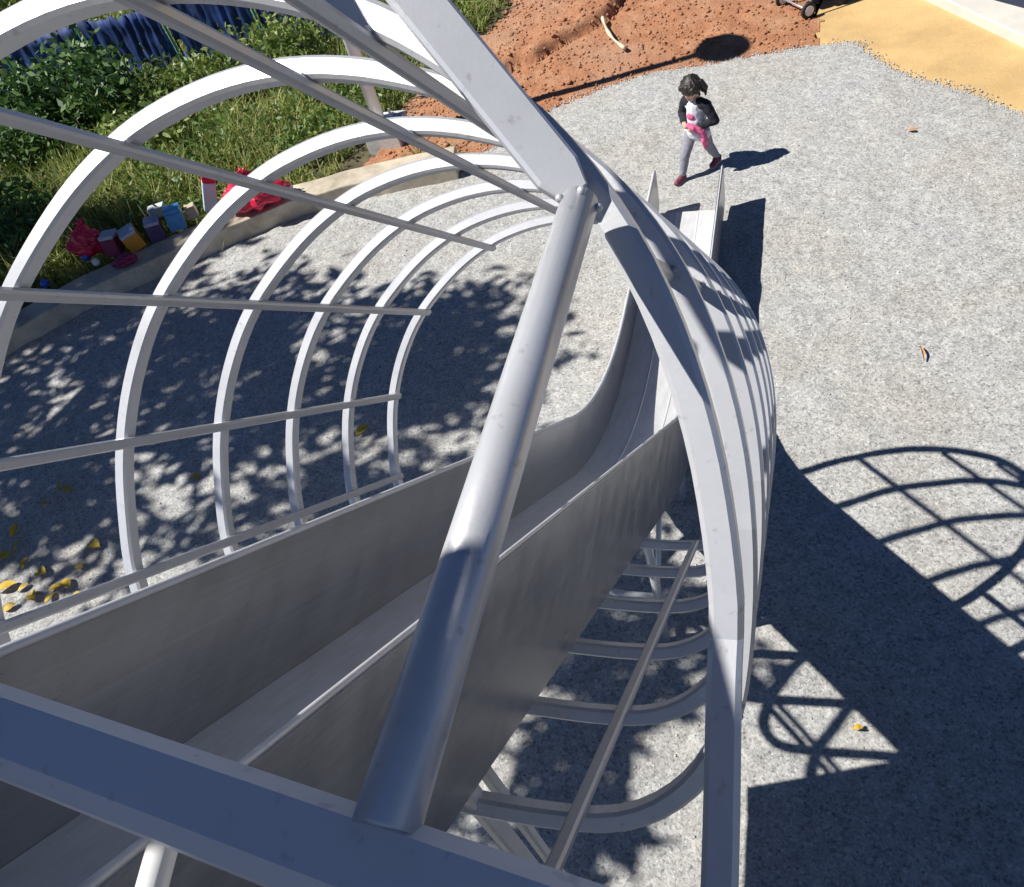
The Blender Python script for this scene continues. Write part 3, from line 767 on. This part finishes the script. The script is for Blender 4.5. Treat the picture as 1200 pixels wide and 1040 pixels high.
for i, (px, py) in enumerate(spots):
    if proto is None: proto = leaf_mesh('fallen_leaf', M['yellow_leaf'], .12, .036); o = proto
    else: o = proto.copy(); COL.objects.link(o)
    q = G(px, py, .03); o.location = q; o.rotation_euler = (random.uniform(-.3, .3), random.uniform(-.3, .3), random.random() * 6.28)
    s_ = random.uniform(.8, 1.4); o.scale = (s_, s_, s_)
    tag(o, 'yellow fallen leaf on the dappled gravel left of the slide', 'leaf', 'yellow leaves on the shaded gravel')
lf = leaf_mesh('fallen_leaf', M['yellow_leaf'], .055, .016); lf.location = G(1005, 855, .03); lf.rotation_euler = (0.1, .1, 1.9); tag(lf, 'yellow fallen leaf at the edge of the tower shadow on the right', 'leaf')
lf = leaf_mesh('fallen_leaf', M['tan_leaf'], .15, .010); lf.location = G(1080, 415, .03); lf.rotation_euler = (0, .2, .1); tag(lf, 'narrow tan leaf lying alone on the sunlit gravel', 'leaf')
lf = leaf_mesh('fallen_leaf', M['tan_leaf'], .08, .024); lf.location = G(1068, 154, .03); lf.rotation_euler = (0, 0, 1.3); tag(lf, 'tan leaf on the gravel near the orange sand', 'leaf')
# bleached stick on the soil
p = MB(); pts_ = [G(*q) for q in ((707, 27), (711, 41), (719, 53), (733, 66))]
pts_ = catmull([Vector((q.x, q.y, .075 + float(max(0, soil_h(np.array([q.x]), np.array([q.y]))[0])))) for q in pts_], 5)
p.tube(pts_, [.02 + .008 * math.sin(i) for i in range(len(pts_))], 8)
tag(p.build('stick', M['stick'], smooth=True), 'pale curved stick lying on the bare red soil', 'stick')

# ------------------------------------------------------------------ bags and cartons left on the kerb
def crumple(name, c, r, sx, mat, seed, label, cat, yaw=0.0, knot=True):
    root = thing(name, label, cat, c)
    m_ = MB(); m_.ball((0, 0, 0), r, 40, 26, sx)
    vs = []
    for v in m_.v:
        w = Vector(v); dirn = w.normalized()
        f_ = 1 + .32 * noise.noise(dirn * 2.2 + Vector((seed, 0, 0))) + .15 * abs(noise.noise(dirn * 5.5 + Vector((0, seed, 0)))) + .06 * noise.noise(dirn * 12 + Vector((0, 0, seed)))
        w = w * f_
        if knot and dirn.z > .6: w += Vector((0, 0, r * .9 * (dirn.z - .6)))
        vs.append(Matrix.Rotation(yaw, 3, 'Z') @ w)
    zmin = min(v.z for v in vs); m_.v = [(v.x, v.y, max(v.z - zmin - .03, 0.0)) for v in vs]
    m_.build('bag_body', mat, root)
    if knot:
        k_ = MB(); top = max(m_.v, key=lambda v: v[2])
        for a_ in (0.6, 2.4, 4.4):
            k_.tube([Vector(top) - Vector((0, 0, .03)), Vector(top) + Vector((math.cos(a_) * .03, math.sin(a_) * .03, .03)), Vector(top) + Vector((math.cos(a_) * .07, math.sin(a_) * .07, .045))], [.022, .016, .006], 7)
        k_.build('tied_end', mat, root, smooth=True)
    return root
def carton(name, c, size, yaw, body, lid, label, cat, tilt=0.0, lidh=.22):
    root = thing(name, label, cat, c); root.rotation_euler = (tilt + random.uniform(-.10, .10), random.uniform(-.12, .12), yaw + random.uniform(-.25, .25))
    m_ = MB(); m_.box((0, 0, size[2] / 2), size); m_.build('carton_body', body, root, bevel=.008)
    m_ = MB(); m_.box((0, 0, size[2] * (1 + lidh / 2) + .001), (size[0] * .97, size[1] * .97, size[2] * lidh)); m_.build('carton_top', lid, root, bevel=.006)
    return root
K = KERB_TOP + .012
crumple('plastic_bag', G(112, 296, K), .19, (1.15, .8, .75), M['red'], 1.0, 'crumpled dark red plastic bag at the left end of the row on the kerb', 'bag', .5)
crumple('plastic_bag', G(303, 242, K), .25, (1.45, .75, .66), M['red'], 5.0, 'big shiny red plastic bag slumped at the right end of the row on the kerb', 'bag', .35)
carton('carton', G(137, 296, K), (.17, .20, .20), .5, M['maroon'], M['grey_card'], 'grey topped carton with maroon sides beside the dark red bag', 'carton')
carton('carton', G(162, 288, K), (.19, .20, .19), .5, M['orange'], M['grey_card'], 'grey topped carton with an orange side', 'carton')
carton('carton', G(186, 278, K), (.17, .18, .19), .55, M['purple'], M['lilac'], 'lilac topped dark carton left of the blue packet', 'carton')
carton('packet', G(210, 266, K), (.19, .19, .20), .6, M['blue_card'], M['blue_card'], 'bright blue packet in the middle of the row on the kerb', 'packet')
carton('carton', G(228, 254, K), (.12, .14, .12), .6, M['beige'], M['beige'], 'small beige carton right of the blue packet', 'carton')
carton('milk_carton', G(247, 246, K), (.15, .15, .33), .6, M['cyan_white'], M['red'], 'tall pale blue carton with a red top on the kerb', 'carton', -.12, .25).rotation_euler = (-.1, .42, .6)
carton('box', G(188, 252, K), (.2, .12, .1), .6, M['white_card'], M['white_card'], 'flat white box lying behind the cartons', 'box')
crumple('plastic_bag', G(331, 228, K), .11, (1.2, .9, .7), M['white_card'], 9.0, 'small crumpled white bag against the big red bag', 'bag', .2)
crumple('plastic_bag', G(148, 309, K), .10, (1.3, .8, .6), M['maroon'], 12.0, 'small crumpled maroon wrapper in front of the grey topped cartons', 'wrapper', .4, False)
for (px, py, z_, mt, lab) in ((103, 305, K, 'cap_blue', 'blue plastic ball below the dark red bag'), (115, 311, K, 'white_card', 'white plastic ball below the dark red bag'), (55, 336, K, 'cap_blue', 'blue plastic ball at the shaded left end of the kerb')):
    r_ = .045; o = MB(); o.ball((0, 0, r_), r_, 16, 10); o_ = o.build('ball', M[mt], smooth=True); o_.location = G(px, py, z_); tag(o_, lab, 'ball')

# ------------------------------------------------------------------ stroller at the top
sb = G(955, 4, 0); stroller = thing('stroller', 'dark pushchair with white hubbed wheels standing on the soil at the top edge', 'stroller', sb)
wa, wb = G(947, 22) - sb, G(917, 8) - sb
ax = (wa - wb).normalized(); fw = Vector((-ax.y, ax.x, 0)); fw = fw if fw.y > 0 else -fw
def wheel(c, r):
    c = Vector(c); t_ = MB(); n = 20
    ring = [c + (fw * math.cos(6.2832 * k / n) + Vector((0, 0, 1)) * math.sin(6.2832 * k / n)) * (r - .02) for k in range(n + 1)]
    t_.tube(ring, .022, 8, False); w_ = t_.build('wheel', M['rubber'], stroller, smooth=True)
    h_ = MB(); h_.tube([c - ax * .028, c + ax * .028], r * .62, 18); h_.build('hub', M['white_card'], w_, bevel=.004)
rw = .095
for base in (wa, wb):
    for k, rr in ((0, rw), (1, rw + .02)):
        wheel(base + fw * (.52 * k) + Vector((0, 0, rr)), rr)
f_ = MB()
for base in (wa, wb):
    s_ = ax * (.03 if base is wb else -.03)
    f_.tube([base + s_ + Vector((0, 0, rw)), base + s_ + fw * .25 + Vector((0, 0, .48)), base + s_ + fw * .68 + Vector((0, 0, 1.0))], .014, 8)
    f_.tube([base + s_ + fw * .52 + Vector((0, 0, rw)), base + s_ + fw * .22 + Vector((0, 0, .42))], .014, 8)
f_.tube([wa + fw * .68 - ax * .03 + Vector((0, 0, 1.0)), wb + fw * .68 + ax * .03 + Vector((0, 0, 1.0))], .016, 8)
f_.tube([wa + Vector((0, 0, rw)), wb + Vector((0, 0, rw))], .011, 8); f_.tube([wa + fw * .52 + Vector((0, 0, rw + .02)), wb + fw * .52 + Vector((0, 0, rw + .02))], .011, 8)
f_.build('frame', M['bar'], stroller, smooth=True)
mid_ = (wa + wb) / 2; R = Matrix(((ax.x, fw.x, 0), (ax.y, fw.y, 0), (0, 0, 1)))
s_ = MB(); s_.box(mid_ + fw * .24 + Vector((0, 0, .42)), (.34, .34, .06), R); s_.build('seat', M['black_cloth'], stroller, bevel=.02)
s_ = MB(); s_.box(mid_ + fw * .46 + Vector((0, 0, .66)), (.34, .06, .5), R @ Matrix.Rotation(-.35, 3, 'X')); s_.build('backrest', M['black_cloth'], stroller, bevel=.02)
s_ = MB(); s_.box(mid_ + fw * .30 + Vector((0, 0, .2)), (.32, .36, .14), R); s_.build('basket', M['black_cloth'], stroller, bevel=.02)
s_ = MB(); s_.ball(mid_ + fw * .38 + Vector((0, 0, .86)), .24, 18, 10, (.9, 1, .6), R); s_.build('canopy', M['black_cloth'], stroller, smooth=True)

# ------------------------------------------------------------------ the child
def fused(mb, name, mat, parent, voxel, smooth_it=6, extra=None):
    """fuse overlapping limbs into one continuous surface"""
    o = mb.build(name + '_raw', mat)
    r = o.modifiers.new('r', 'REMESH'); r.mode = 'VOXEL'; r.voxel_size = voxel
    s = o.modifiers.new('s', 'SMOOTH'); s.factor = .5; s.iterations = smooth_it
    dg = bpy.context.evaluated_depsgraph_get()
    me = bpy.data.meshes.new_from_object(o.evaluated_get(dg))
    bpy.data.objects.remove(o)
    me.name = name
    if extra:
        for v in me.vertices: v.co = extra(v.co.copy())
    me.polygons.foreach_set('use_smooth', [True] * len(me.polygons))
    if not me.materials: me.materials.append(mat)
    n = bpy.data.objects.new(name, me); COL.objects.link(n); n.parent = parent
    return n
f1, f2 = G(800, 211, .02), G(841, 191, .02)
ctr = Vector(((f1.x + f2.x) / 2, (f1.y + f2.y) / 2, .012))
person = thing('person', 'dark haired child in black sleeved white shirt and grey leggings walking past the slide end', 'person', ctr)
Fd = Vector((-.50, -.866, 0)).normalized(); Rt = Vector((Fd.y, -Fd.x, 0)); Z3 = Vector((0, 0, 1))   # facing, and the child's own right
def L3(r, f, z): return Rt * r + Fd * f + Z3 * z
a1, a2 = (f1 - ctr), (f2 - ctr)
a1 = Vector((a1.x, a1.y, .045)); a2 = Vector((a2.x, a2.y, .075))
hipR, hipL = L3(.058, 0, .46), L3(-.058, -.01, .46)
kneR = hipR.lerp(a1, .52) + Fd * .035; kneL = hipL.lerp(a2, .52) + Fd * .03
shR, shL = L3(.115, .0, .725), L3(-.115, .0, .725)
elR, elL = L3(.185, -.03, .585), L3(-.19, -.02, .575)
haR, haL = L3(.055, .125, .565), L3(-.045, .115, .535)
hd = L3(.01, .035, .885)
B = MB()
B.cap(L3(0, 0, .48), L3(0, 0, .60), .083, .075); B.cap(L3(0, 0, .60), L3(0, 0, .70), .075, .078); B.cap(L3(-.07, 0, .715), L3(.07, 0, .715), .045, .045)
B.cap(L3(0, 0, .72), hd, .036, .036)
Rh = Matrix((Rt, Fd, Z3)).transposed() @ Matrix.Rotation(-.42, 3, 'X')
def HD(r, f, z): return hd + Rh @ Vector((r, f, z))
B.ball(hd, .088, 20, 14, (.90, 1.02, 1.06), Rh); B.cap(HD(0, .03, -.045), HD(0, .045, -.06), .052, .042)
B.ball(HD(0, .09, -.012), .012, 10, 8); B.ball(HD(0, .086, -.03), .011, 10, 8)
for s_ in (-1, 1): B.ball(HD(.08 * s_, -.005, -.015), .02, 10, 8, (.4, .8, 1.2), Rh)
for s_, el, ha, sh in ((1, elR, haR, shR), (-1, elL, haL, shL)):
    B.cap(sh, el, .036, .030); B.cap(el, ha, .030, .020)
    fdir = (L3(-.02 * s_, .135, .55) - el).normalized(); inw = -Rt * s_
    pd = (Fd * .35 + inw * .85 - Z3 * .15).normalized(); across = pd.cross(Rt * s_ * .2 + Fd).normalized()
    palm = ha + pd * .022
    B.cap(ha, palm + pd * .012, .019, .020)
    B.cap(ha + across * .010, palm + across * .016 + pd * .01, .012, .012); B.cap(ha - across * .010, palm - across * .016 + pd * .01, .012, .012)
    for k, (o_, L) in enumerate(((-.021, .026), (-.007, .031), (.007, .029), (.021, .021))):
        r0 = palm + across * o_ + pd * .018; k1 = r0 + pd * L * .55 + Fd * -.004; k2 = k1 + (pd * .5 - Fd * .6).normalized() * L * .5
        B.cap(r0, k1, .0058, .0054, 8); B.cap(k1, k2, .0054, .0045, 8)
    th0 = ha + pd * .008 - across * .018 * s_ + Fd * .004; B.cap(th0, th0 + (pd * .5 - across * .8 * s_ - Fd * .3).normalized() * .026, .0068, .0054, 8)
for hp, kn, an in ((hipR, kneR, a1), (hipL, kneL, a2)):
    B.cap(hp, kn, .055, .040); B.cap(kn, kn.lerp(an, .4), .040, .038); B.cap(kn.lerp(an, .4), an, .038, .025)
    B.cap(an + Vector((0, 0, -.015)), an + Fd * .075 + Vector((0, 0, -.028)), .024, .018)
body = fused(B, 'body', M['skin'], person, .0045, 3)
for s_ in (-1, 1):
    e_ = MB(); e_.ball(HD(.033 * s_, .079, .008), .0085, 10, 8); e_.build('eye', M['eye'], person, smooth=True)
e_ = MB(); e_.ball(HD(0, .083, -.05), .014, 10, 8, (1.1, .35, .3), Rh); e_.build('mouth', M['lip'], person, smooth=True)
# hair: cap, fringe and a tied tail on the child's left
h_ = MB(); h_.ball(HD(0, -.012, .022), .097, 22, 14, (.95, 1.02, 1.0), Rh)
h_.cap(HD(-.06, .05, .045), HD(.06, .05, .045), .032, .032); h_.cap(HD(0, .068, .05), HD(.035, .078, .025), .022, .014); h_.cap(HD(0, .068, .05), HD(-.035, .078, .025), .022, .014)
for s_ in (-1, 1): h_.cap(HD(.078 * s_, .02, .02), HD(.085 * s_, .018, -.045), .022, .013)
h_.cap(HD(-.085, -.05, .035), HD(-.115, -.045, -.02), .032, .028); h_.cap(HD(-.115, -.045, -.02), HD(-.105, -.03, -.10), .028, .010)
for k in range(30):
    an_ = 6.2832 * k / 30; wv_ = .012 * math.sin(k * 2.3)
    lo_ = .005 if math.sin(an_) > .2 else -.055
    q0_, q1_, q2_ = HD(.015 * math.cos(an_), .015 * math.sin(an_) - .03, .118), HD(.072 * math.cos(an_) + wv_, .076 * math.sin(an_) - .01, .075), HD(.093 * math.cos(an_ + .12), .098 * math.sin(an_ + .12) - .008, lo_ + wv_)
    h_.cap(q0_, q1_, .010, .011, 8); h_.cap(q1_, q2_, .011, .006, 8)
fused(h_, 'hair', M['hair'], person, .0045, 1, lambda c: c + Vector((1, 1, 1)) * .002 * noise.noise(Vector((c.x * 140, c.y * 140, c.z * 25))))
# shirt body, sleeves, leggings, shoes
def wrinkle(k, s): return lambda c: c + Vector((noise.noise(c * s), noise.noise(c * s + Vector((9, 0, 0))), noise.noise(c * s + Vector((0, 9, 0))) * .4)) * k
s_ = MB(); s_.cap(L3(0, 0, .455), L3(0, 0, .60), .103, .092); s_.cap(L3(0, 0, .60), L3(0, 0, .70), .092, .090); s_.cap(L3(-.06, 0, .71), L3(.06, 0, .71), .055, .055); s_.cap(L3(-.055, 0, .43), L3(.055, 0, .43), .078, .078)
fused(s_, 'shirt', M['white_cloth'], person, .007, 4, wrinkle(.006, 22))
for sg, el, ha, sh in ((1, elR, haR, shR), (-1, elL, haL, shL)):
    s_ = MB(); s_.cap(L3(.062 * sg, .01, .742), sh, .052, .052); s_.cap(sh, el, .051, .043); s_.cap(el, el.lerp(ha, .80), .043, .030)
    fused(s_, 'sleeve', M['black_cloth'], person, .006, 4, wrinkle(.005, 26))
pr_ = MB(); pr_.ball(L3(.005, .083, .632), .042, 18, 12, (1, .45, .9), Matrix((Rt, Fd, Z3)).transposed()); pr_.build('chest_print', M['pink'], person, smooth=True)
s_ = MB(); s_.cap(L3(-.03, 0, .45), L3(.03, 0, .45), .085, .085)
for hp, kn, an in ((hipR, kneR, a1), (hipL, kneL, a2)):
    s_.cap(hp, kn, .064, .048); s_.cap(kn, kn.lerp(an, .4), .048, .045); s_.cap(kn.lerp(an, .4), an.lerp(kn, .12), .045, .032)
fused(s_, 'leggings', M['leggings'], person, .006, 4, wrinkle(.004, 30))
for an, lift in ((a1, 0.0), (a2, .03)):
    toe = an + Fd * .095 + Vector((0, 0, -.022 - lift * .7)); heel = an - Fd * .02 + Vector((0, 0, -.012))
    s_ = MB(); s_.cap(heel, toe, .032, .029); s_.cap(an + Vector((0, 0, .005)), an + Fd * .04 + Vector((0, 0, -.01)), .031, .028)
    sh_ = fused(s_, 'shoe', M['shoe'], person, .006, 3)
    q_ = MB(); q_.cap(heel + Vector((0, 0, -.024)), toe + Vector((0, 0, -.020)), .030, .027); q_.v = [(v[0], v[1], min(max(v[2], min(heel.z, toe.z) - .034), v[2] * .3 + (heel.z - .03) * .7)) for v in q_.v]
    q_.build('sole', M['sole'], sh_, smooth=True)
# pink jacket the child carries
jk = thing('jacket', 'pink jacket bunched in the hands of the child and hanging down by the hip', 'jacket', ctr + L3(0, .13, .55))
o0 = L3(0, .13, .55)
s_ = MB(); s_.cap(L3(-.005, .135, .575) - o0, L3(-.04, .13, .56) - o0, .026, .032); s_.cap(L3(-.05, .125, .55) - o0, L3(-.115, .085, .50) - o0, .036, .032)
s_.cap(L3(-.115, .085, .50) - o0, L3(-.125, .06, .40) - o0, .032, .036); s_.cap(L3(-.125, .06, .40) - o0, L3(-.122, .055, .335) - o0, .036, .020)
fused(s_, 'jacket_cloth', M['pink'], jk, .006, 3, wrinkle(.010, 24))

# ------------------------------------------------------------------ sun, sky, camera
el = math.atan2(1.0, math.hypot(SUN.x, SUN.y))
sd = bpy.data.lights.new('sun', 'SUN'); sd.energy = 5.0; sd.angle = math.radians(0.5); sd.color = (1.0, 0.972, 0.93)
so = bpy.data.objects.new('sun', sd); COL.objects.link(so); so.rotation_euler = SUN.to_track_quat('-Z', 'Y').to_euler()
w = bpy.data.worlds.new('World'); scene.world = w; w.use_nodes = True
nt = w.node_tree; bg = nt.nodes['Background']
sky = nt.nodes.new('ShaderNodeTexSky'); sky.sky_type = 'NISHITA'; sky.sun_disc = False
sky.sun_elevation = el; sky.sun_rotation = math.atan2(-SUN.x, -SUN.y); sky.altitude = 2500; sky.air_density = 0.55; sky.dust_density = 0.0; sky.ozone_density = 9.0
nt.links.new(sky.outputs[0], bg.inputs[0]); bg.inputs[1].default_value = 0.066

cd = bpy.data.cameras.new('camera'); cam = bpy.data.objects.new('camera', cd); COL.objects.link(cam)
cd.sensor_width = 36.0; cd.lens = 36.0 * FPX / 1200.0; cd.clip_start = 0.02; cd.clip_end = 600
r_ = Vector(W[:, 0]); u_ = -Vector(W[:, 1]); b_ = -Vector(W[:, 2])
Mx = Matrix((r_, u_, b_)).transposed().to_4x4(); Mx.translation = (0, 0, H)
cam.matrix_world = Mx
scene.camera = cam
scene.view_settings.view_transform = 'Standard'; scene.view_settings.look = 'None'
scene.view_settings.exposure = 0.42; scene.view_settings.gamma = 1.0
scene.cycles.max_bounces = 6
